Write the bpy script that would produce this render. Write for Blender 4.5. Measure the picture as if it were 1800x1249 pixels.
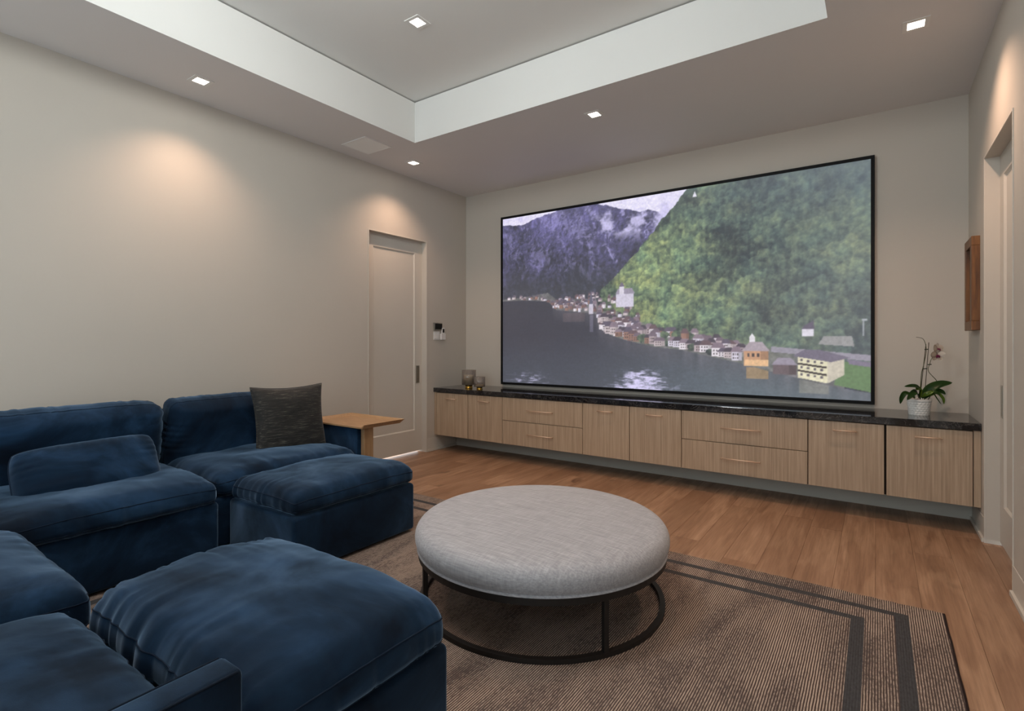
import bpy, bmesh, math, random
import numpy as np
from mathutils import Vector, Matrix

for o in list(bpy.data.objects):
    bpy.data.objects.remove(o)
SC = bpy.context.scene
COL = SC.collection
PI = math.pi
R = math.radians

# ------------------------------------------------------------------ camera
cam = bpy.data.cameras.new('camera')
cam.sensor_width = 36.0
cam.lens = 922.75 / 1800 * 36
cam.shift_y = -22.13 / 1800
cam.clip_start = 0.02
cam_o = bpy.data.objects.new('camera', cam)
COL.objects.link(cam_o)
cam_o.location = (4.275, -5.133, 1.26)
cam_o.rotation_euler = (R(90), 0, R(34.783))
SC.camera = cam_o

# ------------------------------------------------------------------ world, exposure
WORLD_STRENGTH = 2.6
world = bpy.data.worlds.new('overcast_sky')
world.use_nodes = True
SC.world = world
bg = world.node_tree.nodes['Background']
bg.inputs['Color'].default_value = (0.84, 0.94, 1.0, 1)
bg.inputs['Strength'].default_value = WORLD_STRENGTH
SC.view_settings.view_transform = 'Standard'
SC.view_settings.look = 'None'
SC.view_settings.exposure = 0.0
SC.view_settings.gamma = 1.0
SC.view_settings.use_curve_mapping = False
SC.cycles.use_denoising = True
SC.cycles.max_bounces = 8
SC.cycles.diffuse_bounces = 5
SC.cycles.sample_clamp_indirect = 6.0
SC.cycles.adaptive_threshold = 0.03

# the unseen window added behind the camera for daylight: opening size, and a portal that guides the sky light through it
WIN = (0.25, 4.6, 0.05, 2.8)
REAR = -6.8
pl = bpy.data.lights.new('window_portal', 'AREA')
pl.shape = 'RECTANGLE'
pl.size = WIN[1] - WIN[0]
pl.size_y = WIN[3] - WIN[2]
pl.cycles.is_portal = True
plo = bpy.data.objects.new('window_portal', pl)
COL.objects.link(plo)
plo.location = ((WIN[0] + WIN[1]) / 2, REAR - 0.1, (WIN[2] + WIN[3]) / 2)
plo.rotation_euler = (R(90), 0, 0)          # shines towards +Y, into the room

LAMP_POWER = 21.0
LAMP_COLOR = (1.0, 0.66, 0.47)
FILL_GLOBE_STRENGTH = 58.0
SCREEN_GAIN = 0.95

# ------------------------------------------------------------------ room numbers (metres)
W, H, TH = 4.836, 3.105, 3.485
TRAY = (0.7735, 4.0457, -1.664, -5.9)        # x0 x1 yback yfront
CT, CTB, CB, CF = 0.7357, 0.6864, 0.187, -0.5884
DOORZ = 2.42

# ------------------------------------------------------------------ material helpers
def srgb(r, g, b):
    def f(c):
        c /= 255.0
        return c / 12.92 if c <= 0.04045 else ((c + 0.055) / 1.055) ** 2.4
    return (f(r), f(g), f(b), 1.0)

class NT:
    def __init__(self, name):
        self.m = bpy.data.materials.new(name)
        self.m.use_nodes = True
        self.t = self.m.node_tree
        self.b = self.t.nodes['Principled BSDF']
    def n(self, kind, **kw):
        nd = self.t.nodes.new(kind)
        for k, v in kw.items():
            setattr(nd, k, v)
        return nd
    def l(self, a, b):
        self.t.links.new(a, b)
    def setv(self, **kw):
        for k, v in kw.items():
            self.b.inputs[k.replace('_', ' ')].default_value = v
    def coord(self, scale=(1, 1, 1), rnd=0.0, rot=(0, 0, 0), which='Object'):
        tc = self.n('ShaderNodeTexCoord')
        src = tc.outputs[which]
        if rnd:
            oi = self.n('ShaderNodeObjectInfo')
            mul = self.n('ShaderNodeMath', operation='MULTIPLY')
            self.l(oi.outputs['Random'], mul.inputs[0]); mul.inputs[1].default_value = rnd
            add = self.n('ShaderNodeVectorMath', operation='ADD')
            self.l(src, add.inputs[0]); self.l(mul.outputs[0], add.inputs[1])
            src = add.outputs[0]
        mp = self.n('ShaderNodeMapping')
        mp.inputs['Scale'].default_value = scale
        mp.inputs['Rotation'].default_value = rot
        self.l(src, mp.inputs['Vector'])
        return mp.outputs[0]
    def noise(self, vec, scale=1.0, detail=4.0, rough=0.55, dist=0.0):
        nd = self.n('ShaderNodeTexNoise')
        nd.inputs['Scale'].default_value = scale
        nd.inputs['Detail'].default_value = detail
        nd.inputs['Roughness'].default_value = rough
        nd.inputs['Distortion'].default_value = dist
        self.l(vec, nd.inputs['Vector'])
        return nd.outputs['Fac']
    def ramp(self, fac, stops):
        nd = self.n('ShaderNodeValToRGB')
        cr = nd.color_ramp
        while len(cr.elements) < len(stops):
            cr.elements.new(0.5)
        for e, (p, c) in zip(cr.elements, stops):
            e.position = p
            e.color = c if len(c) == 4 else (*c, 1)
        self.l(fac, nd.inputs[0])
        return nd.outputs[0]
    def mix(self, fac, a, b, mode='MIX'):
        nd = self.n('ShaderNodeMix', data_type='RGBA', blend_type=mode)
        for s, v in ((0, fac), (6, a), (7, b)):
            if isinstance(v, (int, float)):
                nd.inputs[s].default_value = v
            elif isinstance(v, tuple):
                nd.inputs[s].default_value = v
            else:
                self.l(v, nd.inputs[s])
        return nd.outputs[2]
    def math(self, op, a, b=None):
        nd = self.n('ShaderNodeMath', operation=op)
        for i, v in enumerate((a, b)):
            if v is None: continue
            if isinstance(v, (int, float)):
                nd.inputs[i].default_value = v
            else:
                self.l(v, nd.inputs[i])
        return nd.outputs[0]
    def bump(self, h, strength=0.2, dist=0.01):
        nd = self.n('ShaderNodeBump')
        nd.inputs['Strength'].default_value = strength
        nd.inputs['Distance'].default_value = dist
        self.l(h, nd.inputs['Height'])
        self.l(nd.outputs[0], self.b.inputs['Normal'])
    def color(self, c):
        if isinstance(c, tuple):
            self.b.inputs['Base Color'].default_value = c
        else:
            self.l(c, self.b.inputs['Base Color'])
        return self

def paint(name, col, rough=0.6, var=0.03, bump=0.04):
    t = NT(name)
    v = t.coord()
    n1 = t.noise(v, 1.3, 3)
    c2 = tuple(x * (1 - var * 2) for x in col[:3]) + (1,)
    t.color(t.mix(n1, col, c2))
    t.setv(Roughness=rough)
    t.b.inputs['Specular IOR Level'].default_value = 0.25
    t.bump(t.noise(v, 260, 2), bump, 0.002)
    return t.m

def metal(name, col, rough=0.3, met=1.0):
    t = NT(name)
    t.color(t.mix(t.noise(t.coord((1, 1, 30)), 40, 2), col, tuple(x * 0.82 for x in col[:3]) + (1,)))
    t.setv(Roughness=rough, Metallic=met)
    return t.m

M = {}
M['wall'] = paint('wall_paint_greige', srgb(203, 196, 186))
M['ceil'] = paint('ceiling_paint_white', srgb(232, 231, 228), 0.7)
M['soffit'] = paint('ceiling_border_paint', srgb(226, 223, 222), 0.7)
M['trim'] = paint('trim_paint_satin', srgb(212, 206, 196), 0.38, 0.02, 0.01)
M['plinth'] = paint('plinth_paint_grey', srgb(196, 192, 182), 0.5)
M['white_plastic'] = paint('white_plastic', srgb(232, 230, 228), 0.35, 0.01, 0.0)
M['grille'] = paint('speaker_grille_white', srgb(244, 244, 242), 0.6, 0.01, 0.3)
M['black_metal'] = metal('black_powder_coat', srgb(30, 27, 26), 0.5, 0.2)
M['frame_black'] = paint('black_velvet_frame', srgb(10, 10, 12), 0.6, 0.02, 0.0)
M['black_plastic'] = paint('black_plastic', srgb(22, 22, 22), 0.25, 0.02, 0.0)
M['steel'] = metal('satin_nickel', srgb(175, 170, 160), 0.32)
M['bronze'] = metal('brushed_champagne', srgb(232, 204, 180), 0.4, 0.6)
M['brass'] = metal('polished_brass', srgb(190, 150, 70), 0.16)
M['soil'] = paint('orchid_bark', srgb(120, 88, 58), 0.9, 0.25, 1.0)
M['stem'] = paint('plant_stem', srgb(72, 78, 44), 0.5, 0.1, 0.0)
M['stake'] = paint('bamboo_stake', srgb(70, 62, 48), 0.6, 0.1, 0.0)
M['clip'] = paint('green_clip', srgb(24, 34, 26), 0.4, 0.02, 0.0)
M['wax'] = paint('candle_wax', srgb(232, 214, 170), 0.5, 0.03, 0.0)
M['print'] = paint('framed_print_paper', srgb(112, 106, 92), 0.3, 0.2, 0.0)
M['feet'] = paint('black_feet', srgb(16, 16, 18), 0.5, 0.02, 0.0)

# oak floor planks
t = NT('oak_floor_plank')
v = t.coord((14, 1.1, 14), 41.0)
g1 = t.noise(v, 1.0, 8, 0.6, 0.9)
v2 = t.coord((120, 4, 120), 17.0)
g2 = t.noise(v2, 1.0, 4, 0.6)
v3 = t.coord((5.5, 0.75, 5), 23.0)
wv = t.n('ShaderNodeTexWave', wave_type='RINGS')
wv.inputs['Scale'].default_value = 2.2; wv.inputs['Distortion'].default_value = 7.0
wv.inputs['Detail'].default_value = 2.0; wv.inputs['Detail Scale'].default_value = 0.9
t.l(v3, wv.inputs['Vector'])
c = t.ramp(g1, [(0.28, srgb(126, 95, 73)), (0.5, srgb(164, 128, 101)), (0.74, srgb(194, 158, 130))])
c = t.mix(t.math('MULTIPLY', t.ramp(wv.outputs['Fac'], [(0.55, (0, 0, 0)), (0.95, (1, 1, 1))]), 0.30), c, srgb(206, 170, 138))
c = t.mix(t.math('MULTIPLY', t.ramp(g2, [(0.38, (0, 0, 0)), (0.68, (1, 1, 1))]), 0.42), c, srgb(112, 80, 58))
kn = t.noise(t.coord((7.0, 2.6, 7), 29.0), 1.0, 2, 0.5, 0.4)
c = t.mix(t.ramp(kn, [(0.66, (0, 0, 0)), (0.77, (0.8, 0.8, 0.8))]), c, srgb(78, 54, 42))
oi = t.n('ShaderNodeObjectInfo')
c = t.mix(t.math('MULTIPLY', oi.outputs['Random'], 0.62), c, srgb(124, 91, 68))
t.color(c); t.setv(Roughness=0.42)
t.b.inputs['Specular IOR Level'].default_value = 0.4
t.bump(t.math('ADD', g1, g2), 0.12, 0.002)
M['plank'] = t.m
M['subfloor'] = paint('subfloor_dark', srgb(66, 46, 34), 0.8)

def veneer(name, a, b, c_, sx=90, sz=2.0, rough=0.45, scale3=None):
    t = NT(name)
    v = t.coord(scale3 or (sx, sx, sz), 13.0)
    g = t.noise(v, 1.0, 6, 0.65)
    v2 = t.coord(tuple(x * 0.25 for x in (scale3 or (sx, sx, sz))), 7.0)
    g2_ = t.noise(v2, 1.0, 3, 0.5)
    c = t.ramp(g, [(0.3, c_), (0.52, b), (0.72, a)])
    c = t.mix(t.math('MULTIPLY', g2_, 0.35), c, b)
    t.color(c); t.setv(Roughness=rough)
    t.bump(g, 0.08, 0.001)
    return t.m
M['oak_v'] = veneer('rift_oak_veneer', srgb(196, 174, 150), srgb(176, 153, 129), srgb(148, 126, 104))
M['oak_dark'] = paint('cabinet_carcass_dark', srgb(40, 32, 26), 0.7, 0.05, 0.0)
M['tray_oak'] = veneer('side_table_oak', srgb(186, 152, 114), srgb(166, 132, 96), srgb(140, 106, 74), scale3=(6, 80, 80))
M['frame_wood'] = veneer('walnut_frame', srgb(150, 104, 56), srgb(116, 74, 36), srgb(62, 36, 18), scale3=(40, 40, 3))

# black stone counter
t = NT('black_leathered_stone')
v = t.coord()
n = t.noise(v, 9, 8, 0.7, 1.4)
ve = t.noise(t.coord((1, 3, 1)), 5, 6, 0.6, 3.0)
c = t.ramp(n, [(0.35, srgb(20, 20, 22)), (0.62, srgb(44, 43, 45)), (0.85, srgb(74, 72, 72))])
c = t.mix(t.ramp(ve, [(0.49, (0, 0, 0)), (0.5, (0.6, 0.6, 0.6)), (0.515, (0, 0, 0))]), c, srgb(120, 116, 112))
t.color(c); t.setv(Roughness=0.06)
t.b.inputs['Specular IOR Level'].default_value = 0.6
M['stone'] = t.m

# velvet
t = NT('blue_velvet')
v = t.coord((1, 1, 1), 11.0)
nap = t.noise(v, 2.3, 5, 0.6, 0.7)
fine = t.noise(v, 420, 2)
c = t.ramp(nap, [(0.34, srgb(5, 18, 33)), (0.5, srgb(12, 35, 57)), (0.70, srgb(34, 63, 94))])
t.color(c); t.setv(Roughness=0.85)
t.b.inputs['Specular IOR Level'].default_value = 0.15
t.b.inputs['Sheen Weight'].default_value = 1.0
t.b.inputs['Sheen Roughness'].default_value = 0.37
t.l(t.ramp(nap, [(0.34, srgb(92, 122, 150)), (0.5, srgb(132, 164, 196)), (0.7, srgb(170, 198, 226))]), t.b.inputs['Sheen Tint'])
t.bump(fine, 0.12, 0.002)
M['velvet'] = t.m
M['velvet_seam'] = paint('blue_velvet_seam', srgb(14, 32, 52), 0.9, 0.1, 0.0)

# dark woven pillow
t = NT('charcoal_woven_fabric')
g = t.noise(t.coord((10, 150, 40)), 1.0, 4, 0.7)
g2 = t.noise(t.coord((60, 260, 60)), 1.0, 2)
c = t.ramp(g, [(0.40, srgb(7, 7, 7)), (0.56, srgb(28, 27, 25)), (0.68, srgb(92, 89, 80))])
t.color(c); t.setv(Roughness=0.75)
t.b.inputs['Sheen Weight'].default_value = 0.15
t.bump(t.math('ADD', g, g2), 0.3, 0.002)
M['weave_dark'] = t.m

# pale linen on the round ottoman: horizontal threads on top, vertical threads down the side
t = NT('pale_grey_linen')
ga = t.noise(t.coord((7, 150, 150), rot=(0, 0, R(-9))), 1.0, 4, 0.6)
gb = t.noise(t.coord((150, 14, 14), rot=(0, 0, R(-9))), 1.0, 3, 0.6)
c1 = t.ramp(ga, [(0.3, srgb(132, 133, 137)), (0.52, srgb(162, 163, 168)), (0.75, srgb(194, 195, 200))])
c2 = t.ramp(gb, [(0.3, srgb(140, 142, 147)), (0.55, srgb(160, 162, 168)), (0.78, srgb(190, 192, 198))])
t.color(t.mix(0.4, c1, c2)); t.setv(Roughness=0.85)
t.b.inputs['Sheen Weight'].default_value = 0.15
t.bump(t.math('ADD', ga, gb), 0.25, 0.002)
M['linen'] = t.m

# rug
RX0, RX1, RY0, RY1 = 0.85, 4.53, -5.2, -2.005
HX, HY = (RX1 - RX0) / 2, (RY1 - RY0) / 2
t = NT('striped_flatweave_rug')
tc = t.n('ShaderNodeTexCoord')
sp = t.n('ShaderNodeSeparateXYZ'); t.l(tc.outputs['Object'], sp.inputs[0])
X_, Y_ = sp.outputs[0], sp.outputs[1]
wob = t.noise(t.coord((60, 14, 1)), 1.0, 3)
ph = t.math('ADD', t.math('MULTIPLY', X_, 2 * PI / 0.0088), t.math('MULTIPLY', wob, 3.0))
rib = t.math('ADD', t.math('MULTIPLY', t.math('SINE', ph), 0.5), 0.5)
wear = t.noise(t.coord((5.5, 1.6, 1)), 1.0, 6, 0.62, 0.6)
speck = t.noise(t.coord((120, 45, 1)), 1.0, 4, 0.7)
tan = t.mix(wear, srgb(196, 178, 162), srgb(156, 142, 132))
base = t.mix(t.ramp(rib, [(0.35, (0, 0, 0)), (0.65, (1, 1, 1))]), srgb(76, 63, 59), tan)
dark = t.ramp(t.math('MULTIPLY', wear, speck), [(0.22, (0, 0, 0)), (0.36, (0.85, 0.85, 0.85))])
base = t.mix(dark, base, srgb(78, 69, 67))
dx = t.math('SUBTRACT', HX, t.math('ABSOLUTE', X_))
dy = t.math('SUBTRACT', HY, t.math('ABSOLUTE', Y_))
def rect(a, b):
    m = t.math('MINIMUM', t.math('SUBTRACT', dx, a), t.math('SUBTRACT', dy, b))
    return t.math('GREATER_THAN', m, 0.0)
s1 = t.math('SUBTRACT', rect(0.135, 0.115), rect(0.188, 0.156))
s2 = t.math('SUBTRACT', rect(0.300, 0.255), rect(0.352, 0.296))
st = t.math('ADD', s1, s2)
base = t.mix(st, base, t.mix(speck, srgb(46, 46, 48), srgb(86, 86, 88)))
t.color(base); t.setv(Roughness=0.95)
t.b.inputs['Specular IOR Level'].default_value = 0.1
t.bump(t.math('ADD', rib, speck), 0.5, 0.004)
M['rug'] = t.m
M['rug_binding'] = paint('rug_binding_dark', srgb(44, 32, 30), 0.95, 0.2, 0.5)

# plant
t = NT('orchid_leaf')
n = t.noise(t.coord((40, 4, 4), 5.0), 1.0, 3)
t.color(t.mix(n, srgb(26, 62, 22), srgb(58, 98, 34))); t.setv(Roughness=0.35)
M['leaf'] = t.m
t = NT('orchid_leaf_young')
n = t.noise(t.coord((40, 4, 4), 5.0), 1.0, 3)
t.color(t.mix(n, srgb(72, 112, 30), srgb(120, 146, 50))); t.setv(Roughness=0.35)
M['leaf_young'] = t.m
M['petal'] = paint('orchid_petal', srgb(236, 226, 214), 0.5, 0.06, 0.0)
M['lip'] = paint('orchid_lip', srgb(120, 40, 78), 0.5, 0.15, 0.0)
M['ceramic'] = paint('white_glazed_ceramic', srgb(232, 230, 226), 0.2, 0.01, 0.0)

def glassy(name, tint, gloss=0.12):
    m = bpy.data.materials.new(name); m.use_nodes = True
    nt = m.node_tree; nt.nodes.clear()
    out = nt.nodes.new('ShaderNodeOutputMaterial')
    tr = nt.nodes.new('ShaderNodeBsdfTransparent'); tr.inputs[0].default_value = tint
    gl = nt.nodes.new('ShaderNodeBsdfGlossy'); gl.inputs['Roughness'].default_value = 0.05
    df = nt.nodes.new('ShaderNodeBsdfDiffuse'); df.inputs[0].default_value = (0.50, 0.46, 0.43, 1)
    no = nt.nodes.new('ShaderNodeTexNoise'); no.inputs['Scale'].default_value = 18
    mu = nt.nodes.new('ShaderNodeMath'); mu.operation = 'MULTIPLY'; mu.inputs[1].default_value = 0.38 if gloss > 0.1 else 0.02
    nt.links.new(no.outputs['Fac'], mu.inputs[0])
    m0 = nt.nodes.new('ShaderNodeMixShader')
    nt.links.new(mu.outputs[0], m0.inputs[0]); nt.links.new(tr.outputs[0], m0.inputs[1]); nt.links.new(df.outputs[0], m0.inputs[2])
    mx = nt.nodes.new('ShaderNodeMixShader'); mx.inputs[0].default_value = gloss
    nt.links.new(m0.outputs[0], mx.inputs[1]); nt.links.new(gl.outputs[0], mx.inputs[2])
    nt.links.new(mx.outputs[0], out.inputs[0])
    return m
M['smoke_glass'] = glassy('smoky_glass', (0.84, 0.81, 0.78, 1), 0.12)
M['pane'] = glassy('window_pane', (0.98, 0.99, 0.99, 1), 0.04)

def emit(name, col, s):
    t = NT(name)
    t.color((0.8, 0.8, 0.8, 1))
    t.b.inputs['Emission Color'].default_value = col
    t.b.inputs['Emission Strength'].default_value = s
    return t.m
M['opal'] = emit('fill_lamp_glow', (0.93, 0.98, 0.97, 1), FILL_GLOBE_STRENGTH)  # glow of the added fill lamp
M['lens'] = emit('downlight_lens', (1.0, 0.86, 0.72, 1), 14.0)

M['lens'].cycles.emission_sampling = 'NONE'

# ------------------------------------------------------------------ mesh helpers
def link(o, parent=None):
    COL.objects.link(o)
    if parent is not None:
        o.parent = parent
    return o

def mesh_obj(name, me, mat, parent=None, loc=(0, 0, 0), rot=(0, 0, 0), smooth=False):
    if mat is not None and not me.materials:
        me.materials.append(M[mat] if isinstance(mat, str) else mat)
    if smooth:
        me.polygons.foreach_set('use_smooth', [True] * len(me.polygons))
    o = bpy.data.objects.new(name, me)
    o.location = loc
    o.rotation_euler = rot
    return link(o, parent)

def bm_obj(name, bm, mat, parent=None, loc=(0, 0, 0), rot=(0, 0, 0), smooth=False):
    me = bpy.data.meshes.new(name)
    bmesh.ops.recalc_face_normals(bm, faces=bm.faces)
    bm.to_mesh(me); bm.free()
    return mesh_obj(name, me, mat, parent, loc, rot, smooth)

def add_box(bm, x0, x1, y0, y1, z0, z1, bev=0.0, seg=2):
    r = bmesh.ops.create_cube(bm, size=1.0)
    vs = r['verts']
    for v in vs:
        v.co = Vector(((x0 + x1) / 2 + v.co.x * (x1 - x0), (y0 + y1) / 2 + v.co.y * (y1 - y0), (z0 + z1) / 2 + v.co.z * (z1 - z0)))
    if bev:
        es = list({e for v in vs for e in v.link_edges})
        bmesh.ops.bevel(bm, geom=es, offset=bev, segments=seg, profile=0.5, affect='EDGES', clamp_overlap=True)

def box(name, x0, x1, y0, y1, z0, z1, mat, parent=None, bev=0.0, seg=2, smooth=False):
    """box with its origin at its own centre"""
    cx, cy, cz = (x0 + x1) / 2, (y0 + y1) / 2, (z0 + z1) / 2
    bm = bmesh.new()
    add_box(bm, x0 - cx, x1 - cx, y0 - cy, y1 - cy, z0 - cz, z1 - cz, bev, seg)
    return bm_obj(name, bm, mat, parent, (cx, cy, cz), smooth=smooth)

def boxes(name, lst, mat, parent=None, bev=0.0):
    bm = bmesh.new()
    for b in lst:
        add_box(bm, *b, bev)
    return bm_obj(name, bm, mat, parent)

def tube_mesh(name, pts, r, closed=False, seg=8, rend=None):
    pts = [Vector(p) for p in pts]
    n = len(pts); vs = []; fs = []
    prev = None
    for i, p in enumerate(pts):
        a = pts[(i - 1) % n] if (closed or i > 0) else p
        b = pts[(i + 1) % n] if (closed or i < n - 1) else p
        d = (b - a).normalized()
        if prev is None:
            up = Vector((0, 0, 1)) if abs(d.z) < 0.9 else Vector((1, 0, 0))
            s = d.cross(up).normalized()
        else:
            s = (prev - d * prev.dot(d)).normalized()
        prev = s
        u = s.cross(d)
        rr = r if rend is None else r + (rend - r) * i / (n - 1)
        for k in range(seg):
            a_ = 2 * PI * k / seg
            vs.append(p + s * (rr * math.cos(a_)) + u * (rr * math.sin(a_)))
    m = n if closed else n - 1
    for i in range(m):
        j = (i + 1) % n
        for k in range(seg):
            k2 = (k + 1) % seg
            fs.append((i * seg + k, j * seg + k, j * seg + k2, i * seg + k2))
    if not closed:
        fs.append(tuple(range(seg))[::-1]); fs.append(tuple((n - 1) * seg + k for k in range(seg)))
    me = bpy.data.meshes.new(name)
    me.from_pydata(vs, [], fs); me.update()
    bm = bmesh.new(); bm.from_mesh(me); bmesh.ops.recalc_face_normals(bm, faces=bm.faces); bm.to_mesh(me); bm.free()
    return me

def tube(name, pts, r, mat, parent=None, closed=False, seg=8, rend=None):
    return mesh_obj(name, tube_mesh(name, pts, r, closed, seg, rend), mat, parent, smooth=True)

def lathe(name, prof, mat, parent=None, seg=48, loc=(0, 0, 0), fn=None):
    vs = []; fs = []
    n = len(prof)
    for i, (r, z) in enumerate(prof):
        for k in range(seg):
            a = 2 * PI * k / seg
            rr = r if fn is None else fn(r, z, k, i)
            vs.append((rr * math.cos(a), rr * math.sin(a), z))
    for i in range(n - 1):
        for k in range(seg):
            k2 = (k + 1) % seg
            fs.append((i * seg + k, i * seg + k2, (i + 1) * seg + k2, (i + 1) * seg + k))
    fs.append(tuple(range(seg))[::-1]); fs.append(tuple((n - 1) * seg + k for k in range(seg)))
    me = bpy.data.meshes.new(name)
    me.from_pydata(vs, [], fs); me.update()
    return mesh_obj(name, me, mat, parent, loc, smooth=True)

def thing(name, label, cat, loc=(0, 0, 0), rotz=0.0, group=None):
    o = bpy.data.objects.new(name, None)
    o.empty_display_size = 0.1
    o.location = loc; o.rotation_euler = (0, 0, rotz)
    return tag(link(o), label, cat, group)

def tag(o, label, cat, group=None):
    o['label'] = label; o['category'] = cat
    if group: o['group'] = group
    return o

def struct(o, label=None):
    o['kind'] = 'structure'
    if label: o['label'] = label
    return o

# numpy value noise
def _hash(ix, iy, iz, seed):
    h = (ix * 374761393 + iy * 668265263 + iz * 2147483647 + seed * 974634721) & 0xFFFFFFFF
    h = ((h ^ (h >> 13)) * 1274126177) & 0xFFFFFFFF
    h = h ^ (h >> 16)
    return (h & 0xFFFFFF) / float(0xFFFFFF)
def vnoise(x, y, z=0.0, seed=0):
    x = np.asarray(x, float); y = np.asarray(y, float); z = np.zeros_like(x) + z
    x0 = np.floor(x).astype(np.int64); y0 = np.floor(y).astype(np.int64); z0 = np.floor(z).astype(np.int64)
    fx, fy, fz = x - x0, y - y0, z - z0
    fx = fx * fx * (3 - 2 * fx); fy = fy * fy * (3 - 2 * fy); fz = fz * fz * (3 - 2 * fz)
    r = 0
    for dx_ in (0, 1):
        for dy_ in (0, 1):
            for dz_ in (0, 1):
                w = (fx if dx_ else 1 - fx) * (fy if dy_ else 1 - fy) * (fz if dz_ else 1 - fz)
                r = r + w * _hash(x0 + dx_, y0 + dy_, z0 + dz_, seed)
    return r
def fbm(x, y, seed=0, oct=5, gain=0.5):
    s = 0; a = 1; tot = 0
    for o in range(oct):
        s = s + a * vnoise(x * 2 ** o, y * 2 ** o, 0.37 * o, seed + o); tot += a; a *= gain
    return s / tot

# ------------------------------------------------------------------ structure
T = 0.14
D0, D1 = -1.55, -0.715                       # both pocket doors, along Y
struct(box('wall_back', -T, W + T, 0, T, 0, TH + 0.1, 'wall'))
for side, x0, x1 in (('left', -T, 0.0), ('right', W, W + T)):
    struct(boxes('wall_' + side, [(x0, x1, REAR - T, D0, 0, TH + 0.1), (x0, x1, D1, 0, 0, TH + 0.1), (x0, x1, D0, D1, DOORZ, TH + 0.1)], 'wall'))
struct(boxes('wall_front', [(-T, WIN[0], REAR - T, REAR, 0, TH + 0.1), (WIN[1], W + T, REAR - T, REAR, 0, TH + 0.1),
                           (WIN[0], WIN[1], REAR - T, REAR, 0, WIN[2]), (WIN[0], WIN[1], REAR - T, REAR, WIN[3], TH + 0.1)], 'wall'))
# ceiling: lowered border with the raised tray in the middle, a shadow gap at the tray's top
g = 0.010
zt = TH - g
ceil = struct(boxes('ceiling', [
    (0, TRAY[0], REAR, 0, H, zt), (TRAY[1], W, REAR, 0, H, zt),
    (TRAY[0], TRAY[1], TRAY[2], 0, H, zt), (TRAY[0], TRAY[1], REAR, TRAY[3], H, zt),
    (-T, W + T, REAR - T, T, TH, TH + 0.1)], 'ceil'))
ceil.data.materials.append(M['soffit'])
for p_ in ceil.data.polygons:
    if abs(p_.center.z - H) < 0.001: p_.material_index = 1
# unseen window, added behind the camera to let daylight in
wn = struct(boxes('window_1', [(WIN[0], WIN[0] + 0.06, REAR - 0.1, REAR - 0.04, WIN[2], WIN[3]), (WIN[1] - 0.06, WIN[1], REAR - 0.1, REAR - 0.04, WIN[2], WIN[3]),
                              (WIN[0], WIN[1], REAR - 0.1, REAR - 0.04, WIN[2], WIN[2] + 0.06), (WIN[0], WIN[1], REAR - 0.1, REAR - 0.04, WIN[3] - 0.06, WIN[3]),
                              (2.37, 2.43, REAR - 0.1, REAR - 0.04, WIN[2], WIN[3])], 'trim'))
for a, b in ((WIN[0] + 0.06, 2.37), (2.43, WIN[1] - 0.06)):
    box('pane', a, b, REAR - 0.073, REAR - 0.067, WIN[2] + 0.06, WIN[3] - 0.06, 'pane', wn)

# floor of separate oak planks running towards the screen wall
floor = struct(box('floor', -0.5, W + T, REAR - T, T, -0.06, -0.012, 'subfloor'))
floor_loc = Vector(floor.location)
rng = random.Random(7)
PW = 0.184
xs0 = 4.2693 - PW * 26
k = 0
while xs0 + k * PW < W + 0.12:
    xa = max(xs0 + k * PW, -0.5); xb = min(xs0 + (k + 1) * PW, W + T)
    y = 0.0 + rng.uniform(0.0, 1.6)
    while y > REAR:
        ln = rng.uniform(1.3, 2.2)
        ya, yb = max(y - ln, REAR), min(y, 0.0)
        y -= ln
        if yb - ya < 0.05: continue
        cx, cy = (xa + xb) / 2, (ya + yb) / 2
        hx, hy = (xb - xa) / 2 - 0.0003, (yb - ya) / 2 - 0.0003
        c_ = 0.0012
        vs = [(-hx, -hy, -0.012), (hx, -hy, -0.012), (hx, hy, -0.012), (-hx, hy, -0.012),
              (-hx, -hy, -c_), (hx, -hy, -c_), (hx, hy, -c_), (-hx, hy, -c_),
              (-hx + c_, -hy + c_, 0), (hx - c_, -hy + c_, 0), (hx - c_, hy - c_, 0), (-hx + c_, hy - c_, 0)]
        fs = [(3, 2, 1, 0), (8, 9, 10, 11)]
        for i in range(4):
            j = (i + 1) % 4
            fs += [(i, j, 4 + j, 4 + i), (4 + i, 4 + j, 8 + j, 8 + i)]
        me = bpy.data.meshes.new('plank'); me.from_pydata(vs, [], fs); me.update()
        mesh_obj('plank', me, 'plank', floor, Vector((cx, cy, 0)) - floor_loc)
    k += 1

# flush baseboards with a reveal groove and a small shoe
def baseboard(name, side, ya, yb):
    x = 0.0 if side == 'left' else W
    s = 1 if side == 'left' else -1
    def bx(d0, d1, z0, z1):
        a, b = sorted((x + s * d0, x + s * d1)); return (a, b, ya, yb, z0, z1)
    o = struct(boxes(name, [bx(0.0, 0.004, 0.026, 0.152), bx(0.0, 0.016, 0.0, 0.026)], 'trim', bev=0.0015))
    return o
baseboard('baseboard_left', 'left', D1 + 0.012, -0.20)
baseboard('baseboard_left', 'left', REAR, D0 - 0.012)
baseboard('baseboard_right', 'right', D1 + 0.012, -0.20)
baseboard('baseboard_right', 'right', REAR, D0 - 0.004)
struct(box('trim_1', 0.0, W, -0.195, -0.02, 0.0, CB - 0.002, 'plinth'))      # plinth wall under the hanging cabinets

# thin beads around the two door openings
def bead(name, side):
    x = 0.0 if side == 'left' else W
    s = 1 if side == 'left' else -1
    a, b = sorted((x, x + s * 0.005))
    w = 0.011
    L = [(a, b, D0 - w, D0, 0, DOORZ + w), (a, b, D1, D1 + w, 0, DOORZ + w), (a, b, D0, D1, DOORZ, DOORZ + w)]
    return struct(boxes(name, L, 'trim', bev=0.001))
bead('trim_2', 'left'); bead('trim_3', 'right')

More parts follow.
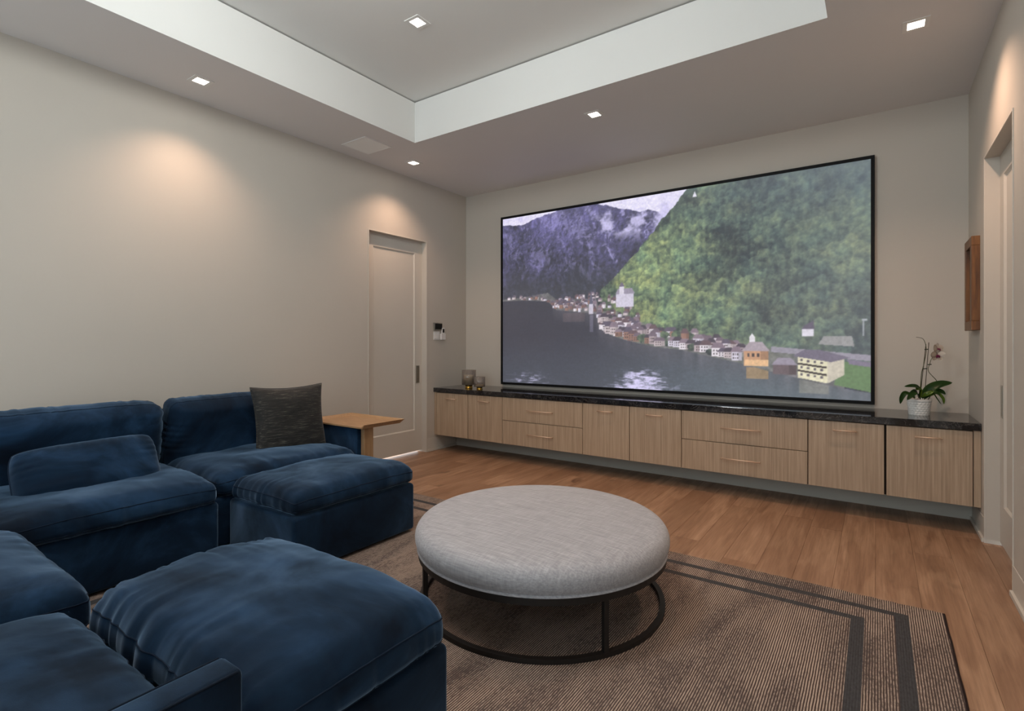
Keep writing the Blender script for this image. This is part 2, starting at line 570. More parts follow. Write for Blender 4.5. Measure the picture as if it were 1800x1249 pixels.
# pocket doors with one recessed panel
def pocket_door(name, side, label):
    s = -1 if side == 'left' else 1
    xf = (0.0 if side == 'left' else W) + s * 0.070        # visible face
    def bx(y0, y1, z0, z1, d0, d1):
        a, b = sorted((xf + s * d0, xf + s * d1)); return (a, b, y0, y1, z0, z1)
    zb, ztp = 0.022, DOORZ
    st_ = 0.115
    d = struct(boxes(name, [bx(D0, D0 + st_, zb, ztp, 0, 0.04), bx(D1 - st_, D1, zb, ztp, 0, 0.04),
                            bx(D0 + st_, D1 - st_, zb, 0.262, 0, 0.04), bx(D0 + st_, D1 - st_, 2.282, ztp, 0, 0.04)], 'trim'), label)
    bm = bmesh.new()                                      # recessed panel with sloping edge
    y0, y1, z0, z1 = D0 + st_, D1 - st_, 0.262, 2.282
    e = 0.012
    a = [(xf, y0, z0), (xf, y1, z0), (xf, y1, z1), (xf, y0, z1)]
    b = [(xf + s * 0.012, y0 + e, z0 + e), (xf + s * 0.012, y1 - e, z0 + e), (xf + s * 0.012, y1 - e, z1 - e), (xf + s * 0.012, y0 + e, z1 - e)]
    c2 = [(xf + s * 0.03, yy, zz) for (_, yy, zz) in a]
    V_ = [bm.verts.new(p) for p in a + b + c2]
    bm.faces.new([V_[i] for i in (4, 5, 6, 7)])
    for i in range(4):
        j = (i + 1) % 4
        bm.faces.new([V_[i], V_[j], V_[4 + j], V_[4 + i]])
        bm.faces.new([V_[i], V_[j], V_[8 + j], V_[8 + i]])
    bm.faces.new([V_[i] for i in (8, 9, 10, 11)])
    bm_obj('panel', bm, 'trim', d)
    yc = D1 - 0.068
    pb = bmesh.new()
    for z0_, z1_, y0_, y1_ in ((0.80, 1.00, yc - 0.027, yc - 0.019), (0.80, 1.00, yc + 0.019, yc + 0.027), (0.80, 0.808, yc - 0.019, yc + 0.019), (0.992, 1.0, yc - 0.019, yc + 0.019)):
        add_box(pb, *bx(y0_, y1_, z0_, z1_, -0.003, 0.006))
    pu = bm_obj('pull', pb, 'steel', d)
    pu['label'] = 'satin nickel flush pull'
    bb = bx(yc - 0.019, yc + 0.019, 0.808, 0.992, -0.001, 0.003)
    boxes('pull_cup', [bb], metal('pull_cup_nickel', srgb(165, 156, 142), 0.45) if 'cupm' not in M else M['cupm'], pu)  # cup in a slightly darker, rougher nickel
    return d
pocket_door('door_1', 'left', 'greige panelled pocket door in the wall behind the sofa')
pocket_door('door_2', 'right', 'greige panelled pocket door in the wall beside the orchid')
# warm lamp of the passage behind door 1, seen as the bright slit under the door
pl2 = bpy.data.lights.new('passage_lamp', 'POINT'); pl2.energy = 14; pl2.color = (1.0, 0.62, 0.36); pl2.shadow_soft_size = 0.1
po = bpy.data.objects.new('passage_lamp', pl2); COL.objects.link(po); po.location = (-0.34, -1.1, 0.7)

# ------------------------------------------------------------------ downlights
def downlight(x, y, z, label, power=1.0, tilt=(0, 0), spread=88, blend=1.0):
    t_ = thing('recessed_downlight', label, 'downlight', (x, y, z), 0, 'square recessed downlights')
    o_, i_ = 0.064, 0.040
    bm = bmesh.new()
    for b in ((-o_, o_, -o_, -i_), (-o_, o_, i_, o_), (-o_, -i_, -i_, i_), (i_, o_, -i_, i_)):
        add_box(bm, b[0], b[1], b[2], b[3], -0.004, 0.0)
    bm_obj('trim_ring', bm, 'ceil', t_)
    box('lens', -i_, i_, -i_, i_, -0.0025, 0.0, 'lens', t_)
    lt = bpy.data.lights.new('downlight_beam', 'SPOT')
    lt.energy = LAMP_POWER * power; lt.color = LAMP_COLOR
    lt.spot_size = R(spread); lt.spot_blend = blend; lt.shadow_soft_size = 0.03
    lo = bpy.data.objects.new('downlight_beam', lt); COL.objects.link(lo); lo.parent = t_
    lo.location = (0, 0, -0.035); lo.rotation_euler = (R(tilt[0]), R(tilt[1]), 0)
    return t_
downlight(0.365, -3.347, H, 'lit square downlight in the lowered ceiling border above the blue sofa', 2.05, (0, -4), 124)
downlight(0.377, -1.289, H, 'lit square downlight in the ceiling border in front of the left door', 1.9, (0, 0), 122)
downlight(2.403, -1.270, H, 'lit square downlight in the ceiling border above the screen', 2.0)
downlight(4.462, -1.298, H, 'lit square downlight near the upper right corner, beside the right wall', 3.0, (0, 0), 124)
downlight(1.658, -2.514, TH, 'lit square downlight set in the raised tray of the ceiling', 2.0)
# further unseen lamps, added along the same grid for more brightness
downlight(3.16, -2.514, TH, 'square tray downlight above the round ottoman, out of the picture', 2.0)
downlight(1.658, -4.60, TH, 'square tray downlight above the near sofa, out of the picture', 1.2)
downlight(3.16, -4.60, TH, 'square tray downlight beside the camera, out of the picture', 1.2)
downlight(4.462, -3.36, H, 'square border downlight by the right wall, out of the picture', 1.6)

# added fill lamp in the tray, unseen, standing in for bounced flash
cl_ = thing('fill_ceiling_lamp', 'added opal glass fill lamp in the middle of the tray, unseen', 'ceiling lamp', (2.41, -3.95, TH))
lathe('canopy', [(0.01, -0.001), (0.11, -0.001), (0.115, -0.012), (0.10, -0.035), (0.01, -0.035)][::-1], 'steel', cl_, 40)
lathe('fill_globe', [(0.17 * math.sin(PI * k / 16) + 0.001, -0.19 - 0.17 * math.cos(PI * k / 16)) for k in range(17)], 'opal', cl_, 40)

sg = thing('ceiling_speaker', 'white square speaker grille flush in the ceiling border beside the door', 'speaker', (0.358, -1.876, H))
bm = bmesh.new()
for b in ((-0.166, 0.166, -0.156, -0.146), (-0.166, 0.166, 0.146, 0.156), (-0.166, -0.156, -0.146, 0.146), (0.156, 0.166, -0.146, 0.146)):
    add_box(bm, *b, -0.007, 0.0, 0.001)
bm_obj('frame', bm, 'white_plastic', sg)
box('grille', -0.156, 0.156, -0.146, 0.146, -0.005, 0.0, 'grille', sg)

# ------------------------------------------------------------------ hanging cabinets
DIV = [0.042, 0.518, 0.992, 1.946, 2.423, 2.895, 3.847, 4.323, 4.795]
MIDZ = 0.437
GAP = 0.003
names = ['oak cabinet with one door, first from the left wall, under the candle holders',
         'oak cabinet with one door, second from the left wall',
         'wide oak two-drawer cabinet under the left half of the screen',
         'oak cabinet with one door, just right of the left pair of drawers',
         'oak cabinet with one door, just left of the right pair of drawers',
         'wide oak two-drawer cabinet under the right half of the screen',
         'oak cabinet with one door, second from the right wall, beside the drawers',
         'oak cabinet with one door, last one by the right wall, under the orchid']
def handle(parent, cx, z, ln):
    pts = []
    h = bmesh.new()
    o = tube('handle', [(cx - ln / 2, -0.030, z), (cx + ln / 2, -0.030, z)], 0.0052, 'bronze', parent)
    o['label'] = 'slim champagne metal bar handle'
    for s in (-1, 1):
        me = tube_mesh('handle_post', [(cx + s * (ln / 2 - 0.008), -0.030, z), (cx + s * (ln / 2 - 0.008), 0.001, z)], 0.0035)
        bm2 = bmesh.new(); bm2.from_mesh(o.data); bm2.from_mesh(me); bm2.to_mesh(o.data); bm2.free()
    h.free()
    return o
for i in range(8):
    x0, x1 = DIV[i], DIV[i + 1]
    w = x1 - x0
    u = thing('cabinet_unit', names[i], 'cabinet', ((x0 + x1) / 2, CF, CB), 0, 'hanging oak cabinets')
    hz = CTB - CB
    bm = bmesh.new()
    add_box(bm, -w / 2, w / 2, 0.021, 0.56, 0.0, hz - 0.001)
    bm_obj('body', bm, 'oak_dark', u)
    gl = GAP + (0.006 if i == 7 else 0)      # the joint by the last door stands open
    gr = GAP + (0.002 if i == 6 else 0)
    if i in (2, 5):
        for (z0, z1, hzz) in ((0.0, MIDZ - CB - 0.0025, 0.314 - CB), (MIDZ - CB + 0.0025, hz - 0.006, 0.562 - CB)):
            d = box('drawer', -w / 2 + GAP, w / 2 - GAP, 0.0, 0.0205, z0, z1, 'oak_v', u, 0.0012)
            hh = handle(d, 0.0, hzz - (z0 + z1) / 2, 0.30)
            hh.location = (0, -0.01, 0)
    else:
        d = box('door', -w / 2 + gl, w / 2 - gr, 0.0, 0.0205, 0.0, hz - 0.006, 'oak_v', u, 0.0012)
        hh = handle(d, 0.0, 0.619 - CB - (hz - 0.006) / 2, 0.148)
        hh.location = (0, -0.01, 0)
struct(box('trim_4', 0.004, 0.040, CF + 0.004, -0.03, CB, CTB - 0.001, 'oak_v'), 'narrow oak filler strip at the left wall')
struct(box('trim_5', 4.797, W - 0.002, CF + 0.004, -0.03, CB, CTB - 0.001, 'oak_v'), 'narrow oak filler strip at the right wall')
tag(box('countertop', 0.003, W - 0.003, CF - 0.012, -0.002, CTB, CT, 'stone', None, 0.002), 'long glossy black stone countertop over the oak cabinets', 'countertop')

# ------------------------------------------------------------------ projected picture
def paint_picture(NX, NY):
    u, v = np.meshgrid(np.linspace(0, 1, NX), np.linspace(0, 1, NY))
    x, y = u * 1.85, v
    def S(r, g, b): return np.array([r, g, b], float)
    img = np.zeros((NY, NX, 3))
    def lay(mask, col):
        nonlocal img
        m = np.clip(mask, 0, 1)[..., None]
        img = img * (1 - m) + np.asarray(col) * m
    def sm(a, b, t): 
        t = np.clip((t - a) / (b - a), 0, 1); return t * t * (3 - 2 * t)
    def mixc(a, b, t): return S(*a) + (S(*b) - S(*a)) * t[..., None]
    # sky
    img[:] = S(232, 227, 250)
    lay(sm(0.55, 0.75, fbm(x * 6, y * 9, 3)) * 0.6, S(196, 186, 228))
    # far mountain
    us = [0, .05, .088, .172, .251, .326, .361, .43, .479, .519, .56, .7]
    vs = [.965, .955, .955, .985, 1.02, 1.02, .985, .95, .925, .92, .80, .6]
    top = np.interp(u, us, vs) + (fbm(x * 22, x * 3, 11) - 0.5) * 0.03
    ridge = fbm(x * 8 + y * 3.2, y * 5 - x * 2, 21, 6, 0.6)
    streak = fbm(x * 24 + y * 14 + ridge * 3, y * 8, 31, 5, 0.68)
    wx = fbm(x * 4, y * 4, 23) * .5; wy = fbm(x * 4 + 9, y * 4, 24) * .5
    def relief(f, dx_=.006, dy_=-.006): return f(x, y) - f(x + dx_, y + dy_)
    hm = lambda X, Y: fbm(X * 7 + Y * 4 + wx * 3, Y * 5 - X * 3 + wy * 3, 21, 7, .62)
    em = relief(hm)
    fine = fbm(x * 70, y * 70, 41, 4, .7)
    rock = mixc((42, 43, 62), (118, 112, 174), np.clip(sm(.46, 1.0, v) * 0.55 + (ridge - .5) * 1.0 + em * 5.0 + (fine - .5) * .8, 0, 1))
    bright = sm(.54, .72, streak + em * 3) * sm(.5, .7, v) * (0.30 + 0.6 * sm(.2, .5, u))
    rock = rock * (1 - 0.75 * bright[..., None]) + S(186, 180, 226) * 0.75 * bright[..., None]
    low = sm(.74, .50, v)
    rock = rock * (1 - 0.6 * low[..., None]) + (S(56, 61, 68) * (0.6 + 0.8 * fine[..., None])) * 0.6 * low[..., None]
    lay((v < top) * 1.0, rock)
    # clouds on the peak and at the upper left
    cl = fbm(x * 13, y * 16, 51, 6, 0.62)
    blob = np.exp(-(((u - .44) / .10) ** 2 + ((v - .90) / .075) ** 2)) + 0.8 * np.exp(-(((u - .515) / .035) ** 2 + ((v - .86) / .07) ** 2)) + .7 * np.exp(-(((u - .10) / .09) ** 2 + ((v - .985) / .025) ** 2))
    lay(sm(.41, .62, cl + .08 * (blob - .6)) * np.clip(blob * 2.2, 0, 1) * 0.9, S(204, 198, 238))
    # green slope
    ss_v = [0.30, .45, .535, .582, .664, .717, .821, .86, .94, .988, 1.01]
    ss_u = [.36, .345, .352, .388, .43, .463, .511, .527, .572, .595, .605]
    edge = np.interp(v, ss_v, ss_u) + (fbm(x * 50, y * 50, 61, 3) - .5) * 0.012
    g1 = fbm(x * 9, y * 11, 71, 5, .6)
    # tree crowns: many small overlapping crowns, each lit from its upper left
    def crowns(sc, seed, asp):
        X = x * sc + 0.6 * fbm(x * 9, y * 9, seed + 3, 2); Y = y * sc * asp
        ix = np.floor(X).astype(np.int64); iy = np.floor(Y).astype(np.int64)
        best = np.full(X.shape, -9.0); val = np.zeros(X.shape); lit = np.zeros(X.shape)
        for dx_ in (-1, 0, 1):
            for dy_ in (-1, 0, 1):
                cx = ix + dx_; cy = iy + dy_
                px = cx + _hash(cx, cy, cx * 0, seed); py = cy + _hash(cx, cy, cx * 0 + 1, seed); rd = .45 + .5 * _hash(cx, cy, cx * 0 + 3, seed)
                ddx = (X - px) / rd; ddy = (Y - py) / rd
                hgt = 1 - ddx ** 2 - ddy ** 2 - .8 * py + .8 * iy      # nearer (lower) crowns stand in front
                m = hgt > best
                best = np.where(m, hgt, best); val = np.where(m, _hash(cx, cy, cx * 0 + 2, seed), val)
                lit = np.where(m, ddy * .8 - ddx * .35, lit)
        return val, np.clip(lit, -1.2, 1.2)
    va, la = crowns(30, 81, 1.15); vb, lb = crowns(62, 91, 1.0)
    n1 = fbm(x * 55, y * 55, 84, 4, .75); con = fbm(x * 90, y * 24, 88, 3, .6)
    patch = fbm(x * 5 + y * 2, y * 7 - x * 2.5, 87, 4, .5)
    tone = 0.24 + 1.0 * (patch - .5) + .20 * (va - .5) + .08 * la + .14 * (vb - .5) + .06 * lb + .85 * (n1 - .5) + .45 * (con - .5)
    tone += 0.20 * np.exp(-(((u - .55) / .15) ** 2 + ((v - .50) / .17) ** 2)) + .10 * np.exp(-(((u - .76) / .14) ** 2 + ((v - .62) / .10) ** 2)) - 0.08 * sm(.72, 1.0, v) + 0.06
    tone = np.clip(tone, 0, 1)
    gr = np.where(tone[..., None] < .4, mixc((30, 40, 44), (82, 101, 84), tone / .4), mixc((82, 101, 84), (176, 194, 132), (tone - .4) / .6))
    hue = fbm(x * 16, y * 16, 89, 3)
    gr = gr * (1 + (hue[..., None] - .5) * np.array([.3, .06, -.15]))
    veil = sm(.45, 1.05, u) * 0.5 + sm(.7, 1.05, v) * .25  # greyish projector wash towards the right, mixed into the slope colour
    gr = gr * (1 - veil[..., None]) + S(110, 122, 132) * veil[..., None]
    lay((u > edge) * (v > .1) * 1.0, gr)
    # little white chapel high up
    def quad(pts, col):
        m = np.ones(u.shape, bool)
        n = len(pts)
        ar = sum(pts[i][0] * pts[(i + 1) % n][1] - pts[(i + 1) % n][0] * pts[i][1] for i in range(n))
        if ar < 0: pts = pts[::-1]
        for i in range(n):
            (xa, ya), (xb, yb) = pts[i], pts[(i + 1) % n]
            m &= ((xb - xa) * (v - ya) - (yb - ya) * (u - xa)) >= 0
        img[m] = col
    quad([(.613, .955), (.625, .955), (.619, .985)], (225, 222, 235))
    # shore, lake
    sh_u = [0, .078, .172, .202, .335, .347, .388, .43, .511, .587, .659, .726, .79, .856, .907, .961, 1.0]
    sh_v = [.494, .495, .481, .43, .40, .315, .278, .254, .22, .205, .174, .148, .115, .085, .062, .044, .034]
    shore = np.interp(u, sh_u, sh_v)
    water = v < shore
    wn_ = fbm(x * 34, y * 170, 101, 4, .7)
    lake = mixc((46, 47, 62), (98, 113, 122), np.clip(sm(.45, 0, v) * .42 + sm(.2, 1, u) * .72 - .12, 0, 1))
    lake = lake * (0.90 + 0.2 * wn_[..., None])
    refl = np.clip(1 - (shore - v) / (0.05 + .10 * u), 0, 1) * (u > .19)
    rc = fbm(x * 40, y * 6, 111, 3)
    lake = lake * (1 - .5 * refl[..., None]) + mixc((46, 50, 58), (140, 130, 140), rc) * (.5 * refl[..., None])
    gl_ = np.exp(-(((u - .475) / (.045 + .45 * np.clip(.13 - v, 0, 1))) ** 2)) * sm(.15, .05, v) + .62 * np.exp(-(((u - .10) / .10) ** 2 + ((v - .02) / .05) ** 2))
    gm = sm(.50, .78, wn_ * .75 + gl_ * .36) * np.clip(gl_ * 1.5, 0, 1)
    lake = lake * (1 - gm[..., None]) + S(214, 208, 244) * gm[..., None]
    lay(water * 1.0, lake)
    # village ground strip
    band = (v >= shore) & (v < shore + np.interp(u, [0, .08, .2, .32, .40, .46, .5, .7, .85, 1.0], [.012, .018, .06, .08, .14, .12, .10, .09, .11, .13])) & (u < .95)
    gnd = mixc((74, 78, 74), (160, 154, 160), fbm(x * 60, y * 60, 121, 3))
    lay(band * .8, gnd)
    # stone road wall on the right
    quad([(.80, .20), (1.0, .165), (1.0, .19), (.80, .225)], (150, 146, 160))
    quad([(.90, .235), (.97, .225), (.965, .27), (.91, .27)], (150, 150, 152))
    quad([(.945, .16), (1.0, .16), (1.0, .036), (.93, .062)], (100, 128, 90))
    rr = random.Random(5)
    def house(cu, base, w, h, wall, roof, wins=True, rh=None):
        rh = rh or h * .55
        a, b = cu - w / 2, cu + w / 2
        quad([(a, base), (b, base), (b, base + h), (a, base + h)], wall)
        quad([(b - w * .32, base), (b, base), (b, base + h), (b - w * .32, base + h)], tuple(c * .82 for c in wall))
        quad([(a - w * .08, base + h * .92), (b + w * .06, base + h * .92), (b - w * .25, base + h + rh), (a + w * .22, base + h + rh)], roof)
        if wins and w > .022:
            for r_ in range(2):
                for c_ in range(3):
                    wx = a + w * (.14 + .2 * c_); wy = base + h * (.18 + .38 * r_)
                    quad([(wx, wy), (wx + w * .09, wy), (wx + w * .09, wy + h * .2), (wx, wy + h * .2)], (66, 58, 62))
    walls = [(214, 208, 224), (176, 160, 166), (120, 92, 92), (200, 186, 190), (148, 112, 100), (226, 218, 226)]
    roofs = [(92, 84, 102), (112, 98, 112), (74, 66, 80), (132, 116, 130), (100, 80, 88)]
    for i in range(22):                       # far shore
        cu = rr.uniform(.02, .20); house(cu, float(np.interp(cu, sh_u, sh_v)) + rr.uniform(0, .012), rr.uniform(.008, .014), rr.uniform(.008, .016), rr.choice(walls), rr.choice(roofs), False)
    spots = []
    for i in range(150):                      # old town
        cu = rr.uniform(.20, .47)
        lo = float(np.interp(cu, sh_u, sh_v)); hi = float(np.interp(cu, [.20, .32, .40, .47], [.475, .50, .47, .385]))
        spots.append((rr.uniform(lo, max(hi, lo + .02)), cu))
    for b_, cu in sorted(spots, reverse=True):
        s_ = 1.0 + (0.45 - b_) * 2.6
        house(cu, b_, rr.uniform(.009, .015) * s_, rr.uniform(.013, .022) * s_, rr.choice(walls), rr.choice(roofs), s_ > 1.2)
    quad([(.313, .40), (.327, .40), (.327, .455), (.313, .455)], (196, 190, 206))
    quad([(.314, .455), (.326, .455), (.320, .535)], (92, 92, 112))
    quad([(.399, .43), (.452, .43), (.452, .505), (.399, .505)], (206, 200, 218))
    quad([(.396, .50), (.455, .50), (.446, .53), (.405, .53)], (150, 142, 162))
    quad([(.409, .50), (.423, .50), (.423, .54), (.409, .54)], (214, 208, 222)); quad([(.407, .54), (.425, .54), (.416, .565)], (110, 100, 124))
    # shore rows
    row = []
    for i in range(34):
        cu = .36 + i * .0112 + rr.uniform(-.004, .004)
        row.append((float(np.interp(cu, sh_u, sh_v)) + .052 + rr.uniform(-.012, .02), cu, rr.uniform(.018, .028), rr.uniform(.026, .036)))
    for i in range(26):
        cu = .365 + i * .0142 + rr.uniform(-.004, .004)
        row.append((float(np.interp(cu, sh_u, sh_v)) + .006 + rr.uniform(0, .01), cu, rr.uniform(.022, .036), rr.uniform(.026, .044)))
    for b_, cu, w_, h_ in sorted(row, reverse=True):
        if rr.random() < .2:
            tr_ = ((u - cu) / (w_ * .6)) ** 2 + ((v - b_ - h_ * .5) / (h_ * .6)) ** 2 + (n1 - .5) * 1.6 < 1
            img[tr_] = gr[tr_] * .9 + 8
        else:
            house(cu, b_, w_, h_, rr.choice(walls), rr.choice(roofs))
    house(.767, .135, .055, .075, (196, 150, 118), (168, 156, 166), True, .035)
    quad([(.740, .135), (.795, .135), (.795, .162), (.740, .162)], (226, 184, 140))
    house(.83, .10, .05, .045, (104, 90, 96), (150, 142, 158), False, .03)
    # big cream house with balconies
    quad([(.857, .088), (.918, .066), (.918, .172), (.857, .185)], (226, 220, 190))
    quad([(.918, .066), (.951, .105), (.951, .175), (.918, .172)], (200, 192, 176))
    quad([(.846, .182), (.925, .158), (.962, .178), (.90, .212), (.872, .212)], (112, 106, 124))
    quad([(.857, .146), (.916, .130), (.916, .138), (.857, .154)], (52, 46, 46))
    quad([(.857, .116), (.916, .098), (.916, .106), (.857, .124)], (52, 46, 46))
    for i in range(4):
        for j in (0, 1, 2):
            wx = .863 + i * .0135; wy = .160 - j * .031 - i * .0038
            quad([(wx, wy), (wx + .005, wy), (wx + .005, wy + .010), (wx, wy + .010)], (88, 82, 92))
    quad([(.96, .150), (1.0, .140), (1.0, .160), (.955, .172)], (124, 116, 136))
    # white chapel and the lamp post
    quad([(.866, .268), (.890, .268), (.890, .315), (.866, .305)], (218, 214, 226)); quad([(.864, .300), (.892, .300), (.890, .338), (.872, .318)], (96, 90, 110))
    quad([(.752, .245), (.764, .245), (.764, .268), (.758, .285), (.752, .268)], (222, 218, 226))
    quad([(.9855, .27), (.9885, .27), (.9885, .335), (.9855, .335)], (158, 164, 172)); quad([(.983, .333), (.9935, .333), (.9935, .340), (.983, .340)], (176, 182, 190))
    # reflections of the bright houses
    def rq(a, b, v1, v0, col, al):
        m = (u > a) & (u < b) & (v < v1) & (v > v0) & water
        img[m] = img[m] * (1 - al) + np.array(col) * al
    rq(.745, .795, .128, .075, (206, 158, 96), .5); rq(.86, .92, .078, .02, (180, 172, 150), .35); rq(.315, .327, .395, .30, (150, 146, 170), .4); rq(.225, .30, .41, .36, (150, 120, 118), .25)
    img = img * (0.86 + 0.28 * fbm(x * 130, y * 130, 131, 3, .8))[..., None]
    pad = np.pad(img, ((1, 1), (1, 1), (0, 0)), mode='edge')
    bl = sum(pad[i:i + NY, j:j + NX] for i in range(3) for j in range(3)) / 9
    img = img * .45 + bl * .55
    return np.clip(img, 0, 255) / 255.0

SX0, SX1, SZ0, SZ1 = 0.5724, 4.2628, 0.7666, 2.7616
scr = thing('projection_screen', 'huge wall screen showing an alpine lake village between mountains', 'screen', ((SX0 + SX1) / 2, -0.04, SZ0))
fw = 0.026
sw, sh_ = SX1 - SX0, SZ1 - SZ0
bm = bmesh.new()
for b in ((-sw / 2, sw / 2, 0, fw), (-sw / 2, sw / 2, sh_ - fw, sh_)):
    add_box(bm, b[0], b[1], 0.0, 0.036, b[2], b[3], 0.002)
for a, b in ((-sw / 2, -sw / 2 + fw), (sw / 2 - fw, sw / 2)):
    add_box(bm, a, b, 0.0, 0.036, fw, sh_ - fw, 0.002)
bm_obj('frame', bm, 'frame_black', scr)
NX, NY = 700, 378
pic = paint_picture(NX, NY)
lin = np.where(pic <= 0.04045, pic / 12.92, ((pic + 0.055) / 1.055) ** 2.4)
gx, gz = np.meshgrid(np.linspace(-sw / 2 + fw, sw / 2 - fw, NX), np.linspace(fw, sh_ - fw, NY))
co = np.stack([gx.ravel(), np.full(NX * NY, 0.009), gz.ravel()], 1)
idx = np.arange(NX * NY).reshape(NY, NX)
q = np.stack([idx[:-1, :-1], idx[:-1, 1:], idx[1:, 1:], idx[1:, :-1]], -1).reshape(-1, 4)
me = bpy.data.meshes.new('picture')
me.vertices.add(NX * NY); me.vertices.foreach_set('co', co.ravel().astype(np.float32))
me.loops.add(q.size); me.loops.foreach_set('vertex_index', q.ravel().astype(np.int32))
me.polygons.add(len(q)); me.polygons.foreach_set('loop_start', (np.arange(len(q)) * 4).astype(np.int32))
me.update()
ca = me.color_attributes.new('picture', 'FLOAT_COLOR', 'POINT')
ca.data.foreach_set('color', np.concatenate([lin.reshape(-1, 3), np.ones((NX * NY, 1))], 1).ravel().astype(np.float32))
t = NT('projected_picture')
at = t.n('ShaderNodeAttribute'); at.attribute_name = 'picture'
t.color((0.12, 0.12, 0.125, 1)); t.setv(Roughness=0.8)
t.b.inputs['Specular IOR Level'].default_value = 0.1
t.l(at.outputs['Color'], t.b.inputs['Emission Color'])
t.b.inputs['Emission Strength'].default_value = SCREEN_GAIN
t.m.cycles.emission_sampling = 'NONE'
pm = mesh_obj('picture', me, t.m, scr)
pm['label'] = 'glowing landscape picture of lake, village and wooded mountains'
box('backing', -sw / 2 + fw, sw / 2 - fw, 0.012, 0.034, fw, sh_ - fw, 'frame_black', scr)

# ------------------------------------------------------------------ wall controls and framed piece
th = thing('thermostat', 'small black square thermostat screen on the wall beside the left door', 'thermostat', (0.0, -0.530, 1.406))
box('bezel', 0.0, 0.016, -0.074, 0.074, 0.0, 0.092, 'steel', th, 0.003)
box('screen', 0.0155, 0.019, -0.050, 0.066, 0.014, 0.082, 'black_plastic', th, 0.001)
sw_ = thing('wall_switch', 'white wall switch plate below the thermostat', 'switch', (0.0, -0.545, 1.296))
box('plate', 0.0, 0.006, -0.052, 0.050, 0.0, 0.098, 'white_plastic', sw_, 0.002)
for a in (-0.036, 0.004):
    box('rocker', 0.005, 0.010, a, a + 0.030, 0.018, 0.080, 'white_plastic', sw_, 0.0015)
rc = thing('remote_control', 'slim white remote in a wall cradle right of the switch plate', 'remote', (0.0, -0.447, 1.297))
box('cradle', 0.0, 0.026, -0.036, 0.038, 0.0, 0.075, 'white_plastic', rc, 0.004)
box('remote_body', 0.008, 0.022, -0.024, 0.026, 0.012, 0.142, 'white_plastic', rc, 0.004)
box('display', 0.0215, 0.0235, -0.014, 0.016, 0.085, 0.130, 'black_plastic', rc, 0.0005)

fr = thing('picture_frame', 'deep brown wooden frame hanging on the right wall by the door', 'picture frame', (W, -0.364, 1.345))
fy, fz, fd, fb = 0.164, 0.625, 0.044, 0.062
for nm, b in (('frame_rail', (-fy, fy, 0, fb)), ('frame_rail', (-fy, fy, fz - fb, fz)), ('frame_stile', (-fy, -fy + fb, fb, fz - fb)), ('frame_stile', (fy - fb, fy, fb, fz - fb))):
    box(nm, -fd, 0.0, b[0], b[1], b[2], b[3], 'frame_wood', fr, 0.003)
box('print', -0.022, -0.002, -fy + fb, fy - fb, fb, fz - fb, 'print', fr)
box('mat_edge', -0.026, -0.022, -fy + fb, -fy + fb + 0.008, fb, fz - fb, 'white_plastic', fr)

# ------------------------------------------------------------------ candle holders
def candle_holder(x, y, rg, hg, rb, hb, hc, label):
    t_ = thing('candle_holder', label, 'candle holder', (x, y, CT), 0, 'candle holders on the countertop')
    lathe('base', [(rb * 0.2, 0), (rb, 0), (rb, 0.004), (rb * 0.93, 0.007), (rb * 0.93, hb - 0.006), (rb, hb - 0.003), (rb, hb), (rb * .2, hb)], 'brass', t_, 40)
    w = 0.0035
    lathe('glass_cylinder', [(rg * .3, hb), (rg, hb), (rg, hb + hg), (rg - w, hb + hg), (rg - w, hb + w), (rg * .3, hb + w)], 'smoke_glass', t_, 48)
    rc_ = rg * 0.74
    lathe('candle', [(rc_ * .2, hb + w), (rc_, hb + w), (rc_, hb + hc - .004), (rc_ * .94, hb + hc), (rc_ * .2, hb + hc - .003)], 'wax', t_, 40)
    tube('wick', [(0, 0, hb + hc - .004), (0.001, 0, hb + hc + .012)], 0.001, 'black_plastic', t_, seg=6)
    return t_
candle_holder(0.372, -0.395, 0.083, 0.172, 0.045, 0.038, 0.112, 'taller smoked glass candle holder with cream candle and brass foot')
candle_holder(0.590, -0.470, 0.064, 0.112, 0.035, 0.030, 0.022, 'shorter smoked glass candle holder with brass foot, nearer the screen')

# ------------------------------------------------------------------ orchid
ork = thing('potted_orchid', 'white and purple orchid in a dimpled white pot on the countertop', 'plant', (4.530, -0.268, CT), R(34.8))
def dimple(r, z, k, i):
    if 0 < i < 26 and r > 0.05:
        ph = (k * 20 / 120.0) + (0.5 if int(z / 0.0165) % 2 else 0.0)
        fz_ = (z / 0.0165) % 1.0
        d = math.hypot((ph % 1.0) - 0.5, (fz_ - 0.5))
        return r - 0.0035 * max(0.0, 1 - (d / 0.55) ** 2)
    return r
prof = [(0.004, 0.0)] + [(0.0625 + (0.076 - 0.0625) * (z / 0.112), z) for z in np.linspace(0.0, 0.112, 29)] + [(0.0765, 0.115), (0.073, 0.116), (0.071, 0.112), (0.069, 0.096), (0.004, 0.096)]
def dm(r, z, k, i):
    return dimple(r, z, k, i) if 1 < i < 29 else r
lathe('pot', prof, 'ceramic', ork, 120, fn=dm)
bmk = bmesh.new()
rk = random.Random(2)
for i in range(60):
    a = rk.uniform(0, 2 * PI); r_ = 0.062 * math.sqrt(rk.random()); s_ = rk.uniform(0.006, 0.011)
    r0 = bmesh.ops.create_icosphere(bmk, subdivisions=1, radius=s_)
    for v_ in r0['verts']:
        v_.co = Vector((v_.co.x * 1.4, v_.co.y, v_.co.z * .7)) + Vector((r_ * math.cos(a), r_ * math.sin(a), 0.098 + rk.uniform(0, .008)))
so = bm_obj('bark', bmk, 'soil', ork); so['kind'] = 'stuff'
PXM = 0.000601
def L(px, py, d=0.0): return ((px - 392) * PXM, d, (1046 - py) * PXM)
